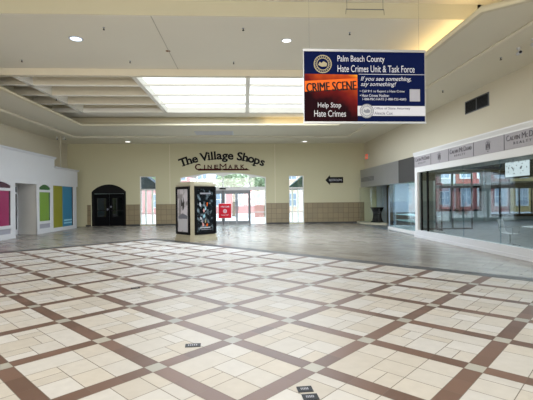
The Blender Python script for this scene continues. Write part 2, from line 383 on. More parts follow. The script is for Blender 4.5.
for x in BX:
    o = box('ceiling_beam', x - .085, x + .085, 14.82, 20.75, 6.10, 6.70, M['beam'])
    tag(o, 'pale lengthwise ceiling beam %s' % {-8.15: 'at the dark left end of the coffered ceiling', -3.98: 'dividing the closed coffers from the bright skylight', .14: 'running through the middle of the bright skylight', 4.18: 'at the right end of the skylight behind the hanging banner'}[x], 'ceiling beam', 'lengthwise beams of the skylight grid')
n = 0
NM = ('nearest', 'middle', 'farthest')
for k, y in enumerate(BY):
    o = box('coffer_beam', -9.6, -4.065, y - .06, y + .06, 6.10, 6.72, M['beam'])
    bm2 = bmesh.new()
    tag(o, 'tan-faced deep cross beam of the closed coffers left of the skylight, %s of the three' % NM[k], 'ceiling beam', 'cross beams of the closed coffers')
    face = box('beam_face', -9.6, -4.065, y - .066, y - .06, 6.135, 6.72, M['coffer'], o)
    o = box('skylight_mullion', -3.895, 4.095, y - .05, y + .05, 6.12, 6.20, M['beam'])
    tag(o, 'thin pale cross bar beneath the white skylight glazing, %s of the three' % NM[k], 'skylight bar', 'cross bars of the skylight')
for (a, b, s) in ((-3.895, 0.055, 'left bright skylight pane between the closed coffers and the middle beam'), (0.225, 4.095, 'right bright skylight pane, mostly hidden behind the hanging banner')):
    t = thing('skylight', s, 'skylight', (0, 0, 0), group='glowing skylights in the ceiling')
    box('glazing', a + .001, b - .001, 14.82, 20.75, 6.38, 6.42, M['skyglass'], t)
    for y0, y1 in ((20.68, 20.75), (14.82, 14.88)): box('curb', a + .001, b - .001, y0, y1, 6.30, 6.38, M['beam'], t)

# ------------------------------------------------------------------ ceiling fittings
def downlight(x, y, z, m, label, r=0.11):
    t = thing('downlight', label, 'ceiling light', (x, y, z), group='recessed downlights')
    bm3 = bmesh.new()
    for i in range(24):
        a0, a1 = 2 * math.pi * i / 24, 2 * math.pi * (i + 1) / 24
        P = lambda rr, a, zz: bm3.verts.new((rr * math.cos(a), rr * math.sin(a), zz))
        bm3.faces.new((P(r, a0, -.012), P(r, a1, -.012), P(r * 1.3, a1, 0), P(r * 1.3, a0, 0)))
    mesh_obj('trim_ring', bm3, M['white'], t)
    disc('lens', (0, 0, -.008), r, .006, m, t)
downlight(-4.84, 11.95, 6.34, M['lampblue'], 'round recessed downlight with bluish glow, in the ceiling at upper left', .16)
downlight(1.27, 11.92, 6.34, M['lamp'], 'round white recessed downlight above the left corner of the hanging banner', .13)
downlight(-7.45, 26.2, 5.43, M['lamp'], 'small recessed downlight in the far soffit above the left tall window', .16)
downlight(3.92, 26.32, 5.43, M['lamp'], 'small recessed downlight in the far soffit above the right tall window', .16)
def sprinkler(x, y, z, label):
    t = thing('fire_sprinkler', label, 'sprinkler', (x, y, z), group='fire sprinkler heads in the ceiling')
    tube('escutcheon', (0, 0, 0), (0, 0, -.012), .035, M['alu'], t, 12, .028)
    bm4 = bmesh.new(); add_tube(bm4, (0, 0, -.012), (0, 0, -.06), .012, 8); add_tube(bm4, (0, 0, -.06), (0, 0, -.066), .03, 10)
    mesh_obj('head', bm4, M['matteblack'], t)
for x, y, z, l in [(-7.34, 13.78, 6.34, 'small dark sprinkler head at the far left of the near ceiling'), (-3.82, 13.8, 6.34, 'small dark sprinkler head above the left end of the skylight'),
                   (-0.35, 13.82, 6.34, 'small dark sprinkler head above the skylight middle beam'), (6.98, 10.64, 5.43, 'dark sprinkler head on the right soffit beside the security camera'),
                   (7.02, 13.95, 5.43, 'dark sprinkler head on the right soffit above the wall vent'), (3.0, 11.3, 6.34, 'dark sprinkler head just above the hanging banner'),
                   (-3.78, 11.16, 6.34, 'tiny sprinkler head between the ceiling stain and the blue downlight'), (-.01, 11.1, 6.34, 'tiny sprinkler head left of the white downlight'),
                   (-8.15, 18.0, 6.10, 'tiny sprinkler head on the coffer beams at left')]:
    sprinkler(x, y, z, l)
st = disc('ceiling_stain', (-2.38, 12.85, 6.334), .075, .005, M['stain']); st.scale = (1, 1, 1)
tag(st, 'small brown stained plug in the near ceiling beside the seam', 'stain')
t = thing('ceiling_vent', 'pale slatted air grille in the far soffit above the lettered entrance sign', 'vent', (-1.75, 23.6, 5.55))
boxes('frame', [(-1.1, 1.1, -.6, -.56, -.02, 0), (-1.1, 1.1, .56, .6, -.02, 0), (-1.1, -1.06, -.56, .56, -.02, 0), (1.06, 1.1, -.56, .56, -.02, 0)], M['ventwhite'], t)
boxes('slats', [(-1.06, 1.06, y / 100, y / 100 + .05, -.014, -.004) for y in range(-52, 50, 10)], M['ventwhite'], t)
t = thing('wall_vent', 'black two-panel louvred air grille high on the right wall', 'vent', (8.15, 13.77, 4.92))
boxes('frame', [(-.03, 0, -.72, .72, -.23, -.20), (-.03, 0, -.72, .72, .20, .23), (-.03, 0, -.72, -.69, -.2, .2), (-.03, 0, .69, .72, -.2, .2), (-.03, 0, -.02, .02, -.2, .2)], M['darkgrey'], t)
for s in (-1, 1):
    boxes('louvre_panel', [(-.02, -.008, min(s * .69, s * .02), max(s * .69, s * .02), z / 100, z / 100 + .03) for z in range(-20, 18, 4)] + [(-.006, 0, min(s * .69, s * .02), max(s * .69, s * .02), -.2, .2)], M['black'], t)
# security cameras
def sec_cam(x, y, z, rz, label):
    t = thing('security_camera', label, 'security camera', (x, y, z), rz, 'security cameras under the soffit')
    tube('mount', (0, 0, 0), (0, 0, -.03), .05, M['white'], t, 14)
    tube('stem', (0, 0, -.03), (0, -.04, -.09), .015, M['white'], t)
    b = tube('housing', (0, .08, -.12), (0, -.14, -.15), .045, M['white'], t, 14)
    tube('camera_lens', (0, -.14, -.15), (0, -.155, -.152), .036, M['black'], t, 14)
sec_cam(7.0, 9.95, 5.43, R(-20), 'white bullet security camera under the right soffit, the farther of the two')
sec_cam(6.95, 9.35, 5.43, R(-20), 'white bullet security camera at the right photo edge, the nearer of the two')
sec_cam(-10.95, 24.2, 5.43, R(30), 'small white security camera above the left storefront beside the conduit')
sec_cam(-10.55, 24.2, 5.43, R(60), 'small white security camera right of the conduit above the left storefront')
tag(tube('conduit', (-10.8, 24.3, 3.61), (-10.8, 24.3, 5.43), .03, M['pvc']), 'thin pale vertical conduit from the left storefront roof up to the soffit', 'conduit')
# hanging trapeze
t = thing('hanging_bracket', 'thin metal bar hung on two rods in front of the ceiling step, above the banner', 'hanging bracket', (3.05, 10.0, 6.38))
tube('bar', (-.48, 0, 0), (.48, 0, 0), .012, M['darkgrey'], t, 8)
for s in (-1, 1):
    tube('rod', (s * .46, 0, 0), (s * .46, 0, .36), .006, M['darkgrey'], t, 8)
    tube('hook', (s * .48, 0, 0), (s * .49, 0, -.13), .006, M['darkgrey'], t, 8)
# exit sign
t = thing('exit_sign', 'small red exit sign high on the right wall near the far corner', 'exit sign', (8.15, 26.5, 4.42))
box('housing', -.06, 0, -.27, .27, -.16, .20, M['white'], t)
prism('sign_face', rect(-.25, .25, -.14, .18), -.068, -.06, YZ, M['exitred'], t)
text('sign_text', 'EXIT', -.16, -.05, .32, .13, -.072, YZ, M['white'], t, bold=.01, flip=True)

# ------------------------------------------------------------------ BANNER
t = thing('hanging_banner', 'navy and orange county hate crimes banner hanging from the ceiling', 'banner', (2.27, 7.5, 3.73), R(0.6))
BW, BH = 1.155, .70      # half width, half height (1.40 m high)
TOP = .70
box('cloth', -BW, BW, -.006, .006, -.655, .655, M['navy'], t)
boxes('frame', [(-BW - .02, BW + .02, -.02, .02, .655, .70), (-BW - .02, BW + .02, -.015, .015, -.69, -.655)], M['alu'], t)
for a, b in ((-BW - .012, -BW), (BW, BW + .012)): box('side_hem', a, b, -.01, .01, -.655, .655, M['alu'], t)
for s in (-1, 1): tube('wire', (s * 1.05, 0, .70), (s * 1.05, 0, 3.0), .0015, M['darkgrey'], t, 6)
def tape_photo():
    m, nt, b = new_mat('sunset_photo_print'); b.inputs['Roughness'].default_value = .7; b.inputs['Specular IOR Level'].default_value = .05
    tc = nt.nodes.new('ShaderNodeTexCoord'); s = nt.nodes.new('ShaderNodeSeparateXYZ'); nt.links.new(tc.outputs['Object'], s.inputs[0])
    nz = nt.nodes.new('ShaderNodeTexNoise'); nz.inputs['Scale'].default_value = 3; nt.links.new(tc.outputs['Object'], nz.inputs['Vector'])
    # printed picture: orange and yellow at the top, blood red below, dark at the left
    g = nt.nodes.new('ShaderNodeMath'); g.operation = 'MULTIPLY_ADD'; g.inputs[1].default_value = 0.9; g.inputs[2].default_value = 0.48
    nt.links.new(s.outputs[2], g.inputs[0])
    h = nt.nodes.new('ShaderNodeMath'); h.operation = 'MULTIPLY_ADD'; h.inputs[1].default_value = 0.35; nt.links.new(s.outputs[0], h.inputs[0]); nt.links.new(g.outputs[0], h.inputs[2])
    k = nt.nodes.new('ShaderNodeMath'); k.operation = 'MULTIPLY_ADD'; k.inputs[1].default_value = 0.5; nt.links.new(nz.outputs['Fac'], k.inputs[0]); nt.links.new(h.outputs[0], k.inputs[2])
    rp = nt.nodes.new('ShaderNodeValToRGB'); e = rp.color_ramp.elements
    e[0].position = .2; e[0].color = (.012, .002, .004, 1); e[1].position = .90; e[1].color = (.75, .30, .02, 1)
    x = e.new(.48); x.color = (.12, .008, .008, 1); y = e.new(.74); y.color = (.36, .05, .01, 1)
    nt.links.new(k.outputs[0], rp.inputs[0]); nt.links.new(rp.outputs[0], b.inputs['Base Color'])
    return m
F = -.010
pic = prism('printed_picture', [(-BW + .01, -.65), (-.145, -.65), (-.145, .225), (-BW + .01, .235)], F, -.006, XZ, tape_photo(), t)
prism('tape_print', [(-BW + .01, -.10), (-.145, -.02), (-.145, .16), (-BW + .01, .10)], F - .003, F - .0005, XZ, M['tape'], t)
bold_a = text('banner_text', 'CRIME SCENE', -1.117, -.085, .94, .17, F - .006, XZ, M['black'], t, bold=.0, rot=.055, thick=.002)
bmz = bmesh.new(); bmz.from_mesh(bold_a.data)   # heavier strokes: the same outline again, a few millimetres along
for off in (.007, .014):
    n0 = len(bmz.verts); bmt2 = bold_a.data.copy(); bmt2.transform(Matrix.Translation((off, -off * .03, 0))); bmz.from_mesh(bmt2); bpy.data.meshes.remove(bmt2)
bmz.to_mesh(bold_a.data); bmz.free()
text('banner_text', 'Help Stop', -.90, -.42, .44, .12, F - .003, XZ, M['text'], t, bold=.0, thick=.002)
text('banner_text', 'Hate Crimes', -.97, -.565, .60, .12, F - .003, XZ, M['text'], t, bold=.0, thick=.002)
text('banner_text', 'Palm Beach County', -.52, .435, .90, .15, F - .001, XZ, M['text'], t, bold=.0, thick=.002)
text('banner_text', 'Hate Crimes Unit & Task Force', -.52, .275, 1.48, .13, F - .001, XZ, M['text'], t, bold=.0, thick=.002)
prism('rule', rect(-.12, BW, .232, .240), F - .001, -.006, XZ, M['text'], t)
text('banner_text', 'If you see something,', -.08, .09, .97, .105, F - .001, XZ, M['text'], t, bold=.0, shear=.3, thick=.002)
text('banner_text', 'say something!', -.08, -.01, .68, .105, F - .001, XZ, M['text'], t, bold=.0, shear=.3, thick=.002)
text('banner_text', '\u2022 Call 911 to Report a Hate Crime', -.10, -.115, .86, .055, F - .001, XZ, M['text'], t, bold=.0, thick=.002)
text('banner_text', '\u2022 Hate Crimes Hotline:', -.10, -.19, .56, .055, F - .001, XZ, M['text'], t, bold=.0, thick=.002)
text('banner_text', '1-888-PBC-HATE (1-888-722-4283)', -.05, -.265, .84, .055, F - .001, XZ, M['text'], t, bold=.0, thick=.002)
prism('blank_patch', rect(.86, 1.06, -.27, -.04), F, -.006, XZ, M['pgrey'], t)
prism('white_strip', rect(-.145, BW, -.545, -.36), F, -.006, XZ, M['text'], t)
text('banner_text', 'Office of State Attorney', .17, -.44, .70, .06, F - .003, XZ, M['textgrey'], t, bold=.02, thick=.002)
text('banner_text', 'Alexcia Cox', .17, -.525, .36, .06, F - .003, XZ, M['textgrey'], t, bold=.02, thick=.002)
def ring(bm, cx, cz, r0, r1, y0, y1, n=36):
    for i in range(n):
        a, b = 2 * math.pi * i / n, 2 * math.pi * (i + 1) / n
        add_prism(bm, [(cx + r0 * math.cos(a), cz + r0 * math.sin(a)), (cx + r1 * math.cos(a), cz + r1 * math.sin(a)), (cx + r1 * math.cos(b), cz + r1 * math.sin(b)), (cx + r0 * math.cos(b), cz + r0 * math.sin(b))], y0, y1, XZ)
for cx, cz, r, mm, nm in ((-.80, .42, .17, M['goldline'], 'round gold seal'), (.03, -.455, .135, M['textgrey'], 'round grey seal')):
    bm5 = bmesh.new(); ring(bm5, cx, cz, r * .9, r, F - .004, -.006); ring(bm5, cx, cz, r * .62, r * .70, F - .004, -.006)
    for i in range(22):
        a = 2 * math.pi * i / 22; c, s = math.cos(a), math.sin(a)
        add_prism(bm5, [(cx + r * .74 * c - .006 * s, cz + r * .74 * s + .006 * c), (cx + r * .74 * c + .006 * s, cz + r * .74 * s - .006 * c), (cx + r * .86 * c + .006 * s, cz + r * .86 * s - .006 * c), (cx + r * .86 * c - .006 * s, cz + r * .86 * s + .006 * c)], F - .004, -.006, XZ)
    add_prism(bm5, [(cx - r * .5, cz - r * .1), (cx - r * .1, cz - r * .3), (cx + r * .4, cz - r * .25), (cx + r * .5, cz + r * .05), (cx + r * .1, cz + r * .3), (cx - r * .15, cz + r * .1), (cx - r * .35, cz + r * .25)], F - .004, -.006, XZ)
    o = mesh_obj('seal', bm5, mm, t); o['label'] = nm
    if nm.endswith('grey seal'):
        disc('seal_field', (.03, -.006, -.455), r, -.005, M['alu'], t, 32, 'Y')

# ------------------------------------------------------------------ LEFT STOREFRONT
XL = -10.5
t = thing('white_storefront', 'long white panelled storefront along the left wall with coloured window panels', 'storefront', (0, 0, 0))
box('fascia', -11.65, XL, 12.0, 22.87, 2.56, 4.0, M['white'], t)
box('lower_fascia', -11.65, XL, 22.87, 25.93, 2.56, 3.5, M['white'], t)
def crown(y0, y1, z, endcap):
    bm6 = bmesh.new()
    prof = [(XL, z), (XL + .03, z), (XL + .05, z + .03), (XL + .09, z + .07), (XL + .09, z + .10), (-11.65, z + .10), (-11.65, z)]
    add_prism(bm6, prof, y0, y1, lambda u, v, d: (u, d, v)); return mesh_obj('crown_moulding', bm6, M['white'], t)
crown(12.0, 22.96, 4.0, 1); crown(22.87, 26.02, 3.5, 1)
def bay(y0, y1, openings, name='window_frame'):
    return plate(name, rect(y0, y1, 0.0, 2.58), openings, XL - .08, XL - .002, YZ, M['white'], t)
bay(14.2, 16.55, [arch(14.5, 16.3, 2.27, 2.4, 2.56), rect(14.5, 16.3, .62, 2.15), rect(14.5, 16.3, .24, .48)])
bay(16.55, 19.06, [arch(16.85, 18.74, 2.27, 2.38, 2.55), rect(16.85, 18.74, .60, 2.15), rect(16.85, 18.74, .22, .46)])
bay(21.0, 22.62, [arch(21.22, 22.42, 2.27, 2.38, 2.55), rect(21.22, 22.42, .64, 2.15), rect(21.22, 22.42, .26, .50)])
bay(22.62, 25.75, [rect(22.70, 25.32, .20, 2.54)])
def panel(name, y0, y1, z0, z1, m, d=0.05, lab=None):
    o = box(name, XL - .10, XL - d, y0, y1, z0, z1, m, t)
    if lab: o['label'] = lab
for (a, b, m1, m2, l) in ((14.4, 16.4, 'pink', 'pinkdark', 'magenta'), (16.75, 18.84, 'pink', 'pinkdark', 'magenta'), (21.12, 22.52, 'green', 'greendark', 'lime green')):
    panel('colour_panel', a, b - .22, .5, 2.2, M[m1], lab=l + ' panel'); panel('dark_strip', b - .22, b, .5, 2.2, M[m2], lab='dark edge strip')
    panel('transom_panel', a, b, 2.2, 2.58, M[m2], lab='dark arched transom'); panel('lower_panel', a, b, .1, .5, M['pgrey'], lab='grey lower panel')
panel('colour_panel', 22.66, 23.92, .1, 2.56, M['olive'], lab='olive yellow panel')
panel('colour_panel', 23.92, 25.18, .1, 2.56, M['blue'], lab='sky blue panel')
panel('dark_strip', 25.18, 25.4, .1, 2.56, M['black'], lab='black edge strip')
for z in (.36, .52): box('pale_stripe', XL - .05, XL - .045, 24.1, 25.15, z, z + .08, M['bluepale'], t)
box('side_wall', -11.65, XL - .08, 25.70, 25.76, 0, 2.56, M['white'], t)
# recessed entrance
bm7 = bmesh.new()
add_prism(bm7, [(-11.64, 21.28), (-11.64, 21.36), (XL - .08, 21.11), (XL - .08, 21.03)], 0, 2.56, XY)
mesh_obj('angled_wall', bm7, M['whitewarm'], t)
box('recess_side', -11.5, XL - .08, 18.98, 19.06, 0, 2.56, M['white'], t)
box('recess_ceiling', -11.6, XL, 19.06, 21.3, 2.53, 2.56, M['white'], t)
dr = thing('store_door', 'narrow white framed glass door in the recess of the left storefront', 'door', (-11.62, 20.40, 0))
plate('frame', rect(0.0, .84, 0, 2.5), [rect(.10, .74, .25, 2.05), rect(.10, .74, 2.15, 2.42)], 0, .05, YZ, M['white'], dr)
box('glass', .02, .03, .09, .75, .24, 2.43, M['tint'], dr)
tube('handle', (.1, .68, .95), (.1, .68, 1.25), .015, M['alu'], dr)

# ------------------------------------------------------------------ DARK ARCHED DOORS
t = thing('arched_doorway', 'black double doors under a low black arch in the left of the far wall', 'door', (-9.03, YB + .12, 0))
plate('door_frame', arch(-1.13, 1.13, 0, 2.27, 2.76), [rect(-.98, .98, 0.03, 2.15)], 0, .12, XZ, M['black'], t)
for s in (-1, 1):
    d = plate('door_leaf', rect(min(s * .98, s * .01), max(s * .98, s * .01), .03, 2.13), [rect(min(s * .80, s * .2), max(s * .80, s * .2), .62, 1.85)], .04, .09, XZ, M['matteblack'], t)
    g = box('door_glass', min(s * .8, s * .2), max(s * .8, s * .2), .055, .065, .62, 1.85, M['tint'], d)
    box('push_bar', min(s * .9, s * .12), max(s * .9, s * .12), .0, .035, 1.0, 1.05, M['black'], d)
    box('paper_notice', min(s * .06, s * .16), max(s * .06, s * .16), .030, .038, 1.22 if s > 0 else 1.05, 1.34 if s > 0 else 1.17, M['textgrey'], d)
struct(box('wall_behind_doors', -10.4, -7.7, YB + 1.0, YB + 1.1, 0, 3.0, M['storewall']))
struct(box('trim_12', -10.3, -7.75, YB + .3, YB + 1.0, 2.8, 2.9, M['storewall']))

# ------------------------------------------------------------------ WINDOWS
def window(name, x0, x1, z0, z1, zr, n):
    rails = [rect(x0 + .05, x1 - .05, z0 + .05, zr[0]), rect(x0 + .05, x1 - .05, zr[0] + .05, zr[1]), rect(x0 + .05, x1 - .05, zr[1] + .11, z1 - .05)]
    f = struct(plate(name, rect(x0, x1, z0, z1), rails, YB + .10, YB + .18, XZ, M['whitewarm']))
    g = box('window_glass', x0 + .04, x1 - .04, YB + .13, YB + .14, z0 + .04, z1 - .04, M['glass'], f)
window('window_1', -6.99, -5.93, .05, 3.28, (.80, 2.33), 1)
window('window_2', 2.95, 3.97, .05, 3.26, (.80, 2.36), 2)

# ------------------------------------------------------------------ ENTRANCE
ent = struct(plate('door_1', arch(-4.34, 1.40, 0, 3.17, 3.50, 24),
    [rect(-4.28, -3.33, .03, 2.30), rect(-3.25, -1.53, .02, 2.30), rect(-1.45, .27, .02, 2.30), rect(.35, 1.34, .03, 2.30),
     arch(-4.28, -3.33, 2.52, 3.12, 3.20, 4), arch(-3.25, -1.53, 2.52, 3.24, 3.42, 4), arch(-1.45, .27, 2.52, 3.27, 3.42, 4), arch(.35, 1.34, 2.52, 3.10, 3.18, 4)], YB + .08, YB + .2, XZ, M['whitewarm']))
box('transom_glass', -4.3, 1.36, YB + .14, YB + .15, 2.48, 3.10, M['glass'], ent)
for a, b in ((-4.28, -3.33), (.35, 1.34)):
    box('sidelight_glass', a, b, YB + .14, YB + .15, .03, 2.30, M['glass'], ent)
    box('sidelight_rail', a, b, YB + .1, YB + .18, .78, .84, M['alu'], ent)
for (a, b) in ((-3.25, -1.53), (-1.45, .27)):
    box('door_header', a, b, YB + .06, YB + .2, 2.17, 2.30, M['frame'], ent)
    m_ = (a + b) / 2
    for (p, q) in ((a, m_ - .005), (m_ + .005, b)):
        dl = plate('door_leaf', rect(p, q, .02, 2.17), [rect(p + .075, q - .075, .24, 2.06)], YB + .10, YB + .155, XZ, M['frame'], ent)
        box('leaf_glass', p + .07, q - .07, YB + .12, YB + .13, .23, 2.07, M['glass'], dl)
        hx = q - .11 if q < m_ + .1 else p + .11
        tube('handle', (hx, YB + .06, .95), (hx, YB + .06, 1.3), .014, M['darkgrey'], dl, 8)
for a, b in ((-1.53, -1.45), (.27, .35), (-3.33, -3.25)): box('door_post', a, b, YB + .05, YB + .21, 0, 2.30, M['darkgrey'], ent)
tag(box('door_sensor', -1.72, -1.3, YB - .06, YB + .07, 2.36, 2.46, M['black']), 'small black motion sensor box over the middle of the entrance doors', 'sensor')

# lettered sign
t = thing('village_shops_sign', 'arched black lettering above the glass entrance doors', 'sign', (-1.48, YB - .03, 3.0))
S = 'The Village Shops'
cu = bpy.data.curves.new('tmp', 'FONT'); cu.size = 1
adv = {'T': .62, 'h': .62, 'e': .60, ' ': .36, 'V': .68, 'i': .32, 'l': .32, 'a': .60, 'g': .60, 'S': .62, 'o': .62, 'p': .62, 's': .54}
tot = sum(adv[c] for c in S); half = 2.75; zc = 1.73; sag = .50
Rr = (half ** 2 + sag ** 2) / (2 * sag); pos = 0
for c in S:
    a = adv[c]; u = (pos + a / 2) / tot * 2 * half - half; pos += a
    if c == ' ': continue
    cu = bpy.data.curves.new('l', 'FONT'); cu.body = c; cu.size = .76; cu.extrude = .5; cu.offset = .022; cu.align_x = 'CENTER'; cu.resolution_u = 3
    me = _curve_to_mesh(cu, 'letter'); th = -math.asin(u / Rr); dz = Rr - math.sqrt(Rr * Rr - u * u)
    base = 1.39 - dz
    for v in me.vertices:
        X, Z = v.co.x * (1.12), v.co.y
        v.co = (u + X * math.cos(th) - Z * math.sin(th), .03 if v.co.z > 0 else 0.0, base + X * math.sin(th) + Z * math.cos(th))
    bmx = bmesh.new(); bmx.from_mesh(me)
    # slab serifs at the foot of the upright strokes
    if c in 'ThilpV':
        w2 = {'T': .15, 'h': .26, 'i': .12, 'l': .12, 'p': .15, 'V': .0}[c]
        if w2:
            q = [(-w2, 0), (w2, 0), (w2, .05), (-w2, .05)]
            off = -.12 if c == 'p' else 0; zz = -.17 if c == 'p' else 0
            add_prism(bmx, [(u + (X + off) * math.cos(th) - (Z + zz) * math.sin(th), base + (X + off) * math.sin(th) + (Z + zz) * math.cos(th)) for X, Z in q], 0, .03, XZ)
    mesh_obj('letter', bmx, M['black'], t)
t = thing('cinema_sign', 'dark maroon cinema lettering with underline swoosh beneath the arched sign', 'sign', (-1.52, YB - .03, 3.70))
for k, c in enumerate('CINEMARK'):
    big = c in 'CM'
    x = (-1.62, -1.18, -.86, -.42, .02, .52, .94, 1.34)[k]
    text('letter', c, x - (.2 if big else .12 if c != 'I' else .03), .04 if not big else -.04, {'C': .38, 'M': .46, 'I': .07}.get(c, .28), .42 if big else .27, 0, XZ, M['maroon'], t, bold=0.0 if c == 'M' else .028, thick=.03)
prism('underline_bar', [(-1.62, -.07), (-.1, -.07), (0.0, .05), (.1, -.07), (1.86, -.07), (1.6, .08), (1.52, .03), (-1.5, .05)], 0, .03, XZ, M['maroon'], t)

# arrow sign
t = thing('arrow_sign', 'black left-pointing arrow sign with white lettering on the far wall', 'sign', (6.06, YB - .03, 2.93))
prism('arrow_board', [(-.62, 0), (-.30, .34), (-.30, .20), (.60, .20), (.60, -.20), (-.30, -.20), (-.30, -.34)], 0, .028, XZ, M['black'], t)
text('sign_text', 'RESTROOMS', -.36, -.075, .88, .15, -.006, XZ, M['text'], t, bold=.0, thick=.004)

# ------------------------------------------------------------------ RIGHT STOREFRONT
XR = 7.17
t = thing('realty_storefront', 'white framed glass storefront with grey sign band along the right wall', 'storefront', (0, 0, 0))
STORE = t
box('header', XR, 8.15, 4.0, 16.75, 2.70, 3.36, M['whitewarm'], t)
prism('crown_moulding', [(XR - .06, 3.50), (XR - .06, 3.54), (8.15, 3.54), (8.15, 3.36), (XR - .02, 3.36), (XR - .02, 3.40)], 4.0, 16.78, lambda u, v, d: (u, d, v), M['whitewarm'], t)
box('sign_band', XR - .012, XR, 4.0, 16.72, 2.92, 3.36, M['signband'], t)
pb = [16.72, 15.22, 13.86, 12.30, 10.80, 9.25, 7.7]
for y in pb[1:]: box('sign_divider', XR - .017, XR - .012, y - .012, y + .012, 2.92, 3.36, M['signink'], t)
RYZ = lambda u, v, d: (d, -u, v)
for k in (0, 2, 4):
    y1 = pb[k] - .1; y0 = pb[k + 1] + .1; wd = y1 - y0
    for s_, x_, w_, h_ in (('C', 0, .085, .155), ('ALVIN', .10, .30, .115), ('M', .46, .105, .155), ('C', .575, .055, .10), ('D', .66, .10, .155), ('AVID', .77, .23, .115)):
        text('sign_text', s_, -y1 + x_ * wd, 3.15, w_ * wd, h_, XR - .020, RYZ, M['signink'], t, bold=.0)
    text('sign_text', 'R E A L T Y', -y1 + .22 * wd, 3.03, wd * .5, .07, XR - .020, RYZ, M['signink'], t)
for k in (1, 3, 5):
    c = (pb[k] + pb[k + 1]) / 2 if k + 1 < len(pb) else pb[k] - .7
    bm8 = bmesh.new()
    for (a, b, z0, z1) in ((-.10, -.08, 3.04, 3.20), (.08, .10, 3.04, 3.20), (-.10, .10, 3.19, 3.21), (-.10, .10, 3.04, 3.055), (-.06, -.045, 3.08, 3.18), (.045, .06, 3.08, 3.18), (-.01, .01, 3.07, 3.24), (-.13, .13, 3.24, 3.255), (-.06, .06, 3.28, 3.295), (-.03, .03, 2.98, 3.0)):
        add_box(bm8, XR - .020, XR - .014, c + a, c + b, z0, z1)
    mesh_obj('emblem', bm8, M['signink'], t)
box('base', XR, XR + .25, 4.0, 16.75, 0, .30, M['white'], t)
box('kick_moulding', XR - .03, XR, 4.0, 16.78, 0, .10, M['white'], t)
box('corner_post', XR, XR + .22, 16.50, 16.75, .3, 2.7, M['whitewarm'], t)
ys = [16.50, 15.05, 13.1, 11.15, 9.2, 7.2, 4.0]
for a, b in zip(ys[1:], ys[:-1]):
    box('glass_pane', XR + .08, XR + .09, a + .006, b - .006, .30, 2.70, M['storeglass'], t)
for y in ys[2:-1]: box('glass_joint', XR + .07, XR + .10, y - .006, y + .006, .3, 2.7, M['greenglass'], t)
# side return: dark framed glazing
rt = plate('return_frame', rect(XR + .2, 9.6, .3, 2.7), [rect(XR + .28, 8.0, .36, 2.64), rect(8.06, 8.7, .36, 2.64), rect(8.76, 9.55, .36, 2.64)], 16.60, 16.66, XZ, M['darkgrey'], t)
# interior
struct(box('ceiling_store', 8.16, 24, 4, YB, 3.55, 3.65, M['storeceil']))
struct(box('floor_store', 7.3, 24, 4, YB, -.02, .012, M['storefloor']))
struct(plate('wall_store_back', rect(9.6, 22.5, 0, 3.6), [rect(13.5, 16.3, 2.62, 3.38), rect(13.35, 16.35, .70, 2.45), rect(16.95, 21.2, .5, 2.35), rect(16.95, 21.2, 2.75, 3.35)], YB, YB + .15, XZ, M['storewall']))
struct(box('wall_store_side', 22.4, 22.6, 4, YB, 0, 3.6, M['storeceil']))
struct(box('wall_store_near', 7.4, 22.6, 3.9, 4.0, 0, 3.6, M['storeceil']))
struct(plate('window_3', rect(13.35, 16.35, .70, 2.45), [rect(13.50, 14.75, .86, 2.30), rect(14.85, 16.2, .86, 2.30)], YB - .04, YB + .02, XZ, M['black']))
struct(plate('window_4', rect(16.75, 21.4, .3, 3.5), [rect(a + .08, b, .5, 2.25) for a, b in ((16.9, 17.6), (17.6, 18.3), (18.3, 19.0), (19.0, 19.9), (19.9, 21.1))] + [rect(16.98, 18.3, 2.62, 3.2), rect(18.4, 21.1, 2.62, 3.2)], YB - .06, YB - .01, XZ, M['black']))
struct(box('trim_13', 16.42, 16.85, YB - .3, YB - .06, 0, 3.55, M['storewall']))
o = plate('glazed_partition', rect(9.25, 9.58, 0.014, 2.35), [rect(9.31, 9.52, .1, .95), rect(9.31, 9.52, 1.02, 2.28)], 19.2, 19.26, XZ, M['black'])
tag(o, 'tall narrow black framed glazed door leaf inside the realty store', 'door')
box('glass', 9.31, 9.52, 19.22, 19.23, .1, 2.28, M['glass'], o)
struct(box('wall_store_partition', 7.42, 8.0, 17.0, 17.1, 0, 3.55, M['storewall']))
struct(prism('wall_store_left', [(7.98, 17.0), (8.08, 17.0), (13.2, YB), (13.1, YB)], 0, 3.55, XY, M['storewall']))
struct(prism('glass_window_3', rect(13.45, 16.25, .8, 2.35), YB - .03, YB - .02, XZ, M['smoke']))
struct(prism('glass_window_4', rect(16.9, 21.2, .45, 3.3), YB - .045, YB - .035, XZ, M['smoke']))
for k, y in enumerate((16.28, 15.72)): box('dark_mullion', XR + .05, XR + .12, y - .03, y + .03, .3, 2.7, M['black'], STORE)

# TV screen
t = thing('television_screen', 'bright wall-mounted screen showing a white map inside the realty store window', 'television', (8.6, 12.35, 2.56))
box('housing', 0, .06, -.62, .62, -.33, .33, M['black'], t, .008)
box('display', -.006, 0, -.56, .58, -.27, .27, M['screen'], t)
random.seed(3)
bmm = bmesh.new()
for k in range(26):
    y = random.uniform(-.5, .5); z = random.uniform(-.05, .22) if k < 18 else random.uniform(-.2, 0)
    add_box(bmm, -.009, -.006, y, y + random.uniform(.02, .07), z, z + random.uniform(.015, .05))
mesh_obj('picture_marks', bmm, M['textgrey'], t)
tube('ceiling_mount', (.04, 0, .33), (.04, 0, .99), .02, M['black'], t)

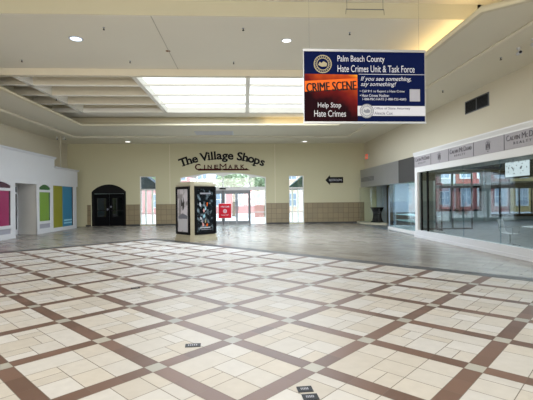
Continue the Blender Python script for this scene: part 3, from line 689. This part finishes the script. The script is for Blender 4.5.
# table and chairs in the store
def chair(x, y, rz, label):
    t = thing('office_chair', label, 'chair', (x, y, .012), rz)
    bmc = bmesh.new()
    def curved(pts, w2):
        for (p, q) in zip(pts[:-1], pts[1:]):
            add_prism(bmc, [(p[0], p[1]), (q[0], q[1]), (q[0], q[1] + .02), (p[0], p[1] + .02)], -w2, w2, lambda u, v, d: (d, u, v))
    curved([(-.24, .43), (-.1, .41), (.12, .42), (.20, .45)], .22); mesh_obj('seat', bmc, M['white'], t)
    bmc = bmesh.new()
    for (p, q) in (((.20, .45), (.25, .60)), ((.25, .60), (.27, .75)), ((.27, .75), (.31, .90))):
        add_prism(bmc, [(p[0], p[1]), (p[0] + .02, p[1]), (q[0] + .02, q[1]), (q[0], q[1])], -.21, .21, lambda u, v, d: (d, u, v))
    mesh_obj('backrest', bmc, M['white'], t)
    for s in (-1, 1):
        bmc = bmesh.new()
        P = [(s * .25, -.16, .42), (s * .26, -.18, .64), (s * .26, .20, .66), (s * .23, .24, .62)]
        for p, q in zip(P[:-1], P[1:]): add_tube(bmc, p, q, .012, 8)
        mesh_obj('armrest', bmc, M['alu'], t)
    tube('post', (0, 0, .10), (0, 0, .42), .025, M['alu'], t)
    for k in range(5):
        a = 2 * math.pi * k / 5
        l_ = tube('leg', (0, 0, .11), (.27 * math.cos(a), .27 * math.sin(a), .055), .016, M['alu'], t, 8, .011)
        tube('caster', (.27 * math.cos(a) - .012, .27 * math.sin(a), .027), (.27 * math.cos(a) + .012, .27 * math.sin(a), .027), .027, M['black'], l_, 12)
    return t
chair(8.62, 12.75, R(35), 'white mesh office chair on casters behind the storefront glass, left of the small table')
t = thing('round_table', 'small round white table beside the mesh chair in the realty store', 'table', (8.75, 11.55, .012))
disc('tabletop', (0, 0, .70), .48, .025, M['white'], t, 32)
tube('pedestal', (0, 0, .02), (0, 0, .70), .03, M['alu'], t)
tube('base', (0, 0, 0), (0, 0, .02), .26, M['alu'], t, 24, .24)

# ------------------------------------------------------------------ SILVER CORNER UNIT
XU = 7.55
t = thing('silver_shopfront', 'silver clad corner shopfront between the far wall and the realty store', 'storefront', (0, 0, 0))
box('fascia', XU, 8.15, 19.55, 26.1, 2.38, 3.50, M['silver'], t)
box('dark_fascia', XU, 8.15, 16.8, 19.54, 2.38, 3.50, M['darkpanel'], t)
box('faded_sign', XU - .006, XU, 23.4, 25.9, 2.72, 2.98, M['darkgrey'], t)
for k in range(3): box('faded_stripe', XU - .010, XU - .006, 23.5, 25.8, 2.76 + k * .075, 2.785 + k * .075, M['silver'], t)
prism('base_curb', [(7.5, 26.6), (7.45, 25.9), (7.85, 24.9), (8.55, 24.1), (8.72, 24.2), (8.72, 26.9), (7.5, 26.9)], 0, .13, XY, M['kiosk'], t)
prism('display_curb', [(7.47, 17.2), (7.47, 20.9), (8.2, 21.9), (8.72, 21.9), (8.72, 17.2)], 0, .16, XY, M['whitewarm'], t)
for (p, q) in (((7.55, 26.4), (7.52, 25.9)), ((7.52, 25.9), (7.9, 24.95)), ((7.9, 24.95), (8.55, 24.2))):
    prism('curved_glass', [p, q, (q[0] + .012, q[1] + .008), (p[0] + .012, p[1] + .008)], .13, 2.38, XY, M['glass'], t)
for (p, q) in (((7.54, 17.25), (7.54, 19.6)), ((7.54, 19.62), (7.56, 20.85)), ((7.56, 20.85), (8.2, 21.75))):
    prism('display_glass', [p, q, (q[0] + .012, q[1]), (p[0] + .012, p[1])], .16, 2.38, XY, M['greenglass'], t)
box('door_jamb', 8.05, 8.18, 22.0, 22.12, 0, 2.38, M['black'], t)
dd = box('door_panel', 8.60, 8.64, 22.6, 23.9, 0.01, 2.3, M['unitwall'], t)
box('door_lock', 8.58, 8.60, 22.75, 22.83, 1.15, 1.30, M['black'], dd)
for z in (.52, .80): box('glass_shelf', 7.75, 8.6, 17.4, 20.6, z, z + .035, M['shelf'], t)
for k, (yy, xx) in enumerate(((17.5, 7.75), (20.5, 7.75), (17.5, 8.55), (20.5, 8.55))): tube('shelf_post', (xx, yy, .16), (xx, yy, .84), .015, M['alu'], t, 8)
box('shelf_backing', 8.3, 9.38, 21.84, 21.89, .16, .86, M['darkpanel'], t)
struct(box('wall_unit_back', 9.4, 9.6, 20.1, 23.0, 0, 3.3, M['unitwall']))
struct(box('wall_unit_partition', 8.22, 9.4, 21.9, 22.0, 0, 3.0, M['unitwall']))
struct(box('trim_15', 9.02, 9.38, 21.86, 21.9, .86, 2.9, M['whitewarm']))
struct(box('wall_unit_rear', 9.4, 9.6, 23.0, YB, 0, 3.3, M['wall']))
struct(box('ceiling_unit', 8.16, 9.6, 17.2, YB, 3.0, 3.1, M['unitwall']))
struct(box('wall_unit_far', 8.1, 9.6, YB - .02, YB + .3, 0, 3.3, M['wall']))
struct(box('trim_14', 8.95, 9.25, 26.0, YB - .05, 0, 2.9, M['unitwall']))
# draped table
t = thing('draped_cocktail_table', 'tall round cocktail table in black stretch cloth inside the corner shopfront', 'table', (8.42, 25.45, .13))
bmt = bmesh.new(); prof = [(.40, 0), (.30, .12), (.25, .35), (.26, .55), (.32, .75), (.42, .93), (.44, .95), (.0, .95)]
N = 32; rings = []
for r_, z in prof:
    rings.append([bmt.verts.new(((r_ * (1 + (.10 * math.cos(4 * 2 * math.pi * i / N) if z < .4 else 0))) * math.cos(2 * math.pi * i / N), (r_ * (1 + (.10 * math.cos(4 * 2 * math.pi * i / N) if z < .4 else 0))) * math.sin(2 * math.pi * i / N), z)) for i in range(N)] if r_ else None)
for a, b in zip(rings[:-2], rings[1:-1]):
    for i in range(N): bmt.faces.new((a[i], a[(i + 1) % N], b[(i + 1) % N], b[i]))
bmt.faces.new(rings[-2]); bmt.faces.new(rings[0][::-1])
mesh_obj('stretch_cloth', bmt, M['matteblack'], t, True)

# ------------------------------------------------------------------ POSTER KIOSK
t = thing('poster_kiosk', 'square cream poster kiosk with black framed lit posters standing on the tiled floor', 'advertising kiosk', (-2.04, 16.86, 0), R(41))
def octo(s, c): return [(-s + c, -s), (s - c, -s), (s, -s + c), (s, s - c), (s - c, s), (-s + c, s), (-s, s - c), (-s, -s + c)]
prism('base', octo(.68, .13), 0, .12, XY, M['kiosk'], t)
prism('plinth', octo(.65, .13), .12, .25, XY, M['kiosk'], t)
prism('body', octo(.61, .10), .25, 2.22, XY, M['kiosk'], t)
prism('cap', octo(.64, .11), 2.22, 2.30, XY, M['kiosk'], t)
prism('top_slab', octo(.56, .10), 2.30, 2.38, XY, M['kiosk'], t)
def art(name, fn_):
    m, nt, b = new_mat(name); b.inputs['Roughness'].default_value = .25
    tc = nt.nodes.new('ShaderNodeTexCoord'); fn_(nt, b, tc); return m
def art_dark(nt, b, tc):
    v = nt.nodes.new('ShaderNodeTexVoronoi'); v.inputs['Scale'].default_value = 7; nt.links.new(tc.outputs['Object'], v.inputs['Vector'])
    n_ = nt.nodes.new('ShaderNodeTexNoise'); n_.inputs['Scale'].default_value = 6; n_.inputs['Detail'].default_value = 6; nt.links.new(tc.outputs['Object'], n_.inputs['Vector'])
    rp = nt.nodes.new('ShaderNodeValToRGB'); e = rp.color_ramp.elements; e[0].position = .52; e[0].color = (.003, .006, .009, 1); e[1].position = .78; e[1].color = (.28, .38, .44, 1)
    nt.links.new(n_.outputs['Fac'], rp.inputs[0]); nt.links.new(rp.outputs[0], b.inputs['Base Color'])
def art_light(nt, b, tc):
    n_ = nt.nodes.new('ShaderNodeTexNoise'); n_.inputs['Scale'].default_value = 3; n_.inputs['Detail'].default_value = 4; nt.links.new(tc.outputs['Object'], n_.inputs['Vector'])
    rp = nt.nodes.new('ShaderNodeValToRGB'); e = rp.color_ramp.elements; e[0].position = .40; e[0].color = (.30, .29, .31, 1); e[1].position = .52; e[1].color = (.62, .60, .66, 1)
    nt.links.new(n_.outputs['Fac'], rp.inputs[0]); nt.links.new(rp.outputs[0], b.inputs['Base Color'])
AD, AL = art('dark_poster_print', art_dark), art('pale_poster_print', art_light)
faces = [(0, AD, 'dark film poster with small coloured figures', 1), (90, AL, 'back poster', 0), (180, AD, 'back poster', 0), (270, AL, 'pale poster with a dark fluttering shape', 2)]
for ang, m_, lab, kind in faces:
    a = R(ang); ca, sa = math.cos(a), math.sin(a)
    fn = lambda u, v, d, ca=ca, sa=sa: (u * ca - d * -1 * sa * -1 * -1, u * sa + d * -1 * ca * -1 * -1, v)
    fn = lambda u, v, d, ca=ca, sa=sa: (u * ca + d * sa, u * sa - d * ca, v)   # d outward along -Y rotated
    fr = plate('poster_frame', rect(-.49, .49, .27, 2.19), [rect(-.40, .40, .37, 2.09)], .61, .67, fn, M['black'], t)
    ps = prism('poster', rect(-.385, .385, .36, 2.10), .615, .64, fn, m_, fr); ps['label'] = lab
    if kind == 1:
        random.seed(11)
        cols = [M['awningblue'], M['tape'], M['bluepale'], M['bred'], M['text'], M['goldline'], M['pgrey']]
        for k in range(12):
            bmk = bmesh.new(); u = random.uniform(-.25, .22); v = .62 + random.random() * .45 if k < 8 else 1.2 + random.random() * .3
            pts = [(u + random.uniform(.02, .07) * math.cos(q * 1.05), v + random.uniform(.04, .12) * math.sin(q * 1.05)) for q in range(6)]
            add_prism(bmk, pts, .64, .643, fn); mesh_obj('printed_figure', bmk, cols[k % 7], ps)
        prism('title_line', rect(-.24, .28, 1.88, 1.94), .64, .643, fn, M['pgrey'], ps)
        prism('title_line', rect(-.26, .24, .52, .55), .64, .643, fn, M['text'], ps)
        prism('title_line', rect(-.20, .30, .45, .47), .64, .643, fn, M['pgrey'], ps)
    if kind == 2:
        prism('pale_text_block', rect(-.33, .33, .43, .88), .64, .643, fn, M['bluepale'] if 0 else M['text'], ps)
        bmk = bmesh.new(); P = [(-.10, 1.72), (0, 1.52), (.05, 1.80), (.10, 1.55), (.16, 1.62), (.08, 1.30), (.0, 1.22), (-.04, 1.42), (-.14, 1.38)]
        add_prism(bmk, P, .64, .643, fn); mesh_obj('printed_shape', bmk, M['darkpanel'], ps)
        prism('ground_shape', [(-.33, .9), (.33, .9), (.33, 1.02), (.0, 1.12), (-.33, 1.0)], .64, .643, fn, M['textgrey'], ps)

# red sign on stand
t = thing('red_sign_stand', 'red notice board on a thin metal floor stand before the entrance doors', 'sign stand', (-.93, 18.45, 0))
box('sign_board', -.28, .28, -.02, .02, .82, 1.47, M['red'], t, .006)
box('frame', -.30, .30, .02, .03, .80, 1.49, M['white'], t)
text('sign_text', 'WELCOME', -.20, 1.30, .40, .07, -.024, XZ, M['text'], t, bold=.01)
bmk = bmesh.new(); ring(bmk, 0, 1.13, .06, .085, -.024, -.02, 16); add_box(bmk, -.025, .025, -.024, -.02, 1.10, 1.16); mesh_obj('round_symbol', bmk, M['text'], t)
text('sign_text', 'PLEASE WAIT', -.17, .93, .34, .05, -.024, XZ, M['text'], t)
for s in (-1, 1): tube('pole', (s * .14, .035, .02), (s * .14, .035, 1.2), .010, M['alu'], t, 8)
for s in (-1, 1): tube('foot', (s * .14, -.22, .012), (s * .14, .26, .012), .012, M['alu'], t, 8)

# floor plates
def floor_plate(x, y, rz, L, label):
    t = thing('floor_plate', label, 'floor plate', (x, y, .003), rz, 'small dark plates on the tiled floor')
    box('plate', -L / 2, L / 2, -.05, .05, 0, .006, M['black'], t)
    for k in range(5): box('marking', -L / 2 + .03 + k * (L - .06) / 5, -L / 2 + .03 + (k + .55) * (L - .06) / 5, -.015, .02, .006, .008, M['pgrey'], t)
floor_plate(-.60, 4.55, R(4), .17, 'small dark plate on the cream tiles left of the photo centre')
floor_plate(.49, 3.42, R(4), .13, 'small dark plate at the bottom centre of the floor, the farther of the pair')
floor_plate(.515, 3.28, R(4), .13, 'small dark plate at the bottom centre of the floor, the nearer of the pair')
floor_plate(-2.06, 7.64, R(20), .16, 'small dark mark lying on a brown tile band at left, the most distant plate')

# ------------------------------------------------------------------ OUTSIDE
g = box('ground_outside', -60, 60, YB + .3, 90, -.06, -.01, M['concrete']); struct(g)
g = box('street', -60, 60, 38, 46, -.008, -.004, M['asphalt']); struct(g)
def building(x0, x1, y, h, m, label, wins, gm=None, depth=6):
    t = thing('building', label, 'building', ((x0 + x1) / 2, y, 0))
    W_ = (x1 - x0) / 2 - .02
    box('wall', -W_, W_, 0, depth, -.01, h, m, t)
    boxes('cornice', [(-W_, W_, -.25, depth, h, h + .35)], M['bwhite'], t)
    if gm: box('ground_floor_front', -W_ + .2, W_ - .2, -.10, 0, 0, 2.9, gm, t)
    for (u, v, a, b) in wins:
        f = box('window_frame', u - a / 2 - .12, u + a / 2 + .12, -.16, -.01, v - .12, v + b + .12, M['bwhite'], t)
        boxes('pane', [(u - a / 2, u - .04, -.18, -.16, v, v + b / 2 - .04), (u + .04, u + a / 2, -.18, -.16, v, v + b / 2 - .04), (u - a / 2, u - .04, -.18, -.16, v + b / 2 + .04, v + b), (u + .04, u + a / 2, -.18, -.16, v + b / 2 + .04, v + b)], M['bwin'], f)
def grid_w(W_, n_, zs, a=1.1, b=1.5): return [(-W_ + (k + .5) * 2 * W_ / n_, z, a, b) for k in range(n_) for z in zs]
building(-28, -15, 48, 8.5, M['bwhite'], 'pale building across the street seen through the left tall window', grid_w(6.5, 5, (1.0, 4.6)))
building(-15, -6.4, 50, 7.5, M['bred'], 'red building across the street left of the entrance view', grid_w(4.3, 3, (.9, 4.2)))
building(-6.4, 2.5, 50, 7.0, M['bwhite'], 'white building across the street straight behind the entrance doors', grid_w(4.4, 4, (1.0, 4.2)), M['bred'])
building(2.5, 9, 50, 8.0, M['bpeach'], 'peach building across the street seen through the right tall window', grid_w(3.2, 3, (.9, 4.2)))
building(9, 23.5, 44, 7.6, M['bwhiteb'], 'white building beyond the realty store windows', grid_w(7, 6, (.8, 3.9), 1.2, 1.9), M['bredb'], 5)
building(23.5, 29.8, 44, 7.6, M['bredb'], 'red stuccoed building beyond the realty store windows', grid_w(3, 3, (.8, 3.9), 1.2, 1.9), None, 5)
building(29.8, 42, 44, 7.6, M['byellow'], 'yellow stuccoed building beyond the black framed store windows', grid_w(6, 5, (.8, 3.9), 1.2, 1.9), None, 5)
def tree(x, y, h, r_, label, palm=False):
    t = thing('tree', label, 'tree', (x, y, -.01), group='trees outside the entrance')
    tube('trunk', (0, 0, 0), (.1, 0, h * .62), .16, M['bark'], t, 10, .09)
    bmf = bmesh.new(); rnd = random.Random(int(x * 10))
    for k in range(1500):
        th = rnd.uniform(0, 2 * math.pi); ph = math.acos(rnd.uniform(-1, 1)); rr = r_ * rnd.uniform(.35, 1.0) ** .5 * (1 + .25 * math.sin(3 * th + ph * 2))
        c = Vector((rr * math.sin(ph) * math.cos(th), rr * math.sin(ph) * math.sin(th), h * .72 + rr * .8 * math.cos(ph)))
        a = Vector((rnd.gauss(0, 1), rnd.gauss(0, 1), rnd.gauss(0, 1))).normalized() * .22; b = a.orthogonal().normalized() * .10
        bmf.faces.new([bmf.verts.new(c - a), bmf.verts.new(c + b), bmf.verts.new(c + a), bmf.verts.new(c - b)])
    mesh_obj('foliage', bmf, M['foliage'], t)
tree(-1.2, 41, 5.6, 1.7, 'leafy green tree outside, straight behind the middle transom pane')
tree(1.9, 39, 5.2, 1.5, 'leafy green tree outside at the right side of the entrance view')
tree(-8.6, 43, 6.2, 1.9, 'leafy green tree outside at the left side of the entrance view')
# awnings just outside the tall windows
def awning(x0, x1, zl, zr, zb, m, label, posts):
    t = thing('awning', label, 'awning', (0, 0, 0))
    prism('canopy', [(x0, zb), (x1, zb), (x1, zr), (x0, zl)], 28.6, 30.2, XZ, m, t)
    for x in posts: box('post', x - .06, x + .06, 28.65, 28.77, -.01, zb, M['bwhite'], t)
awning(-7.4, -5.9, 3.75, 2.60, 2.42, M['awningblue'], 'dark blue canvas awning on white posts outside the left tall window', (-7.3, -6.95, -6.5, -6.02))
awning(3.0, 4.9, 2.42, 3.95, 2.36, M['awning'], 'dark green canvas awning on pale posts outside the right tall window', (3.35, 3.75, 4.15, 4.8))
# bollards / red items outside the doors
for x, y, l in ((-2.9, 31.5, 'faded red outdoor board left of centre beyond the entrance doors'), (1.05, 31.0, 'faded red outdoor board beyond the right sidelight')):
    t = thing('outdoor_sign', l, 'sign', (x, y, -.01)); box('board', -.35, .35, -.03, .03, .3, 1.3, M['bred'], t)
    for s in (-1, 1): tube('leg', (s * .3, 0, 0), (s * .3, 0, .5), .02, M['darkgrey'], t, 8)
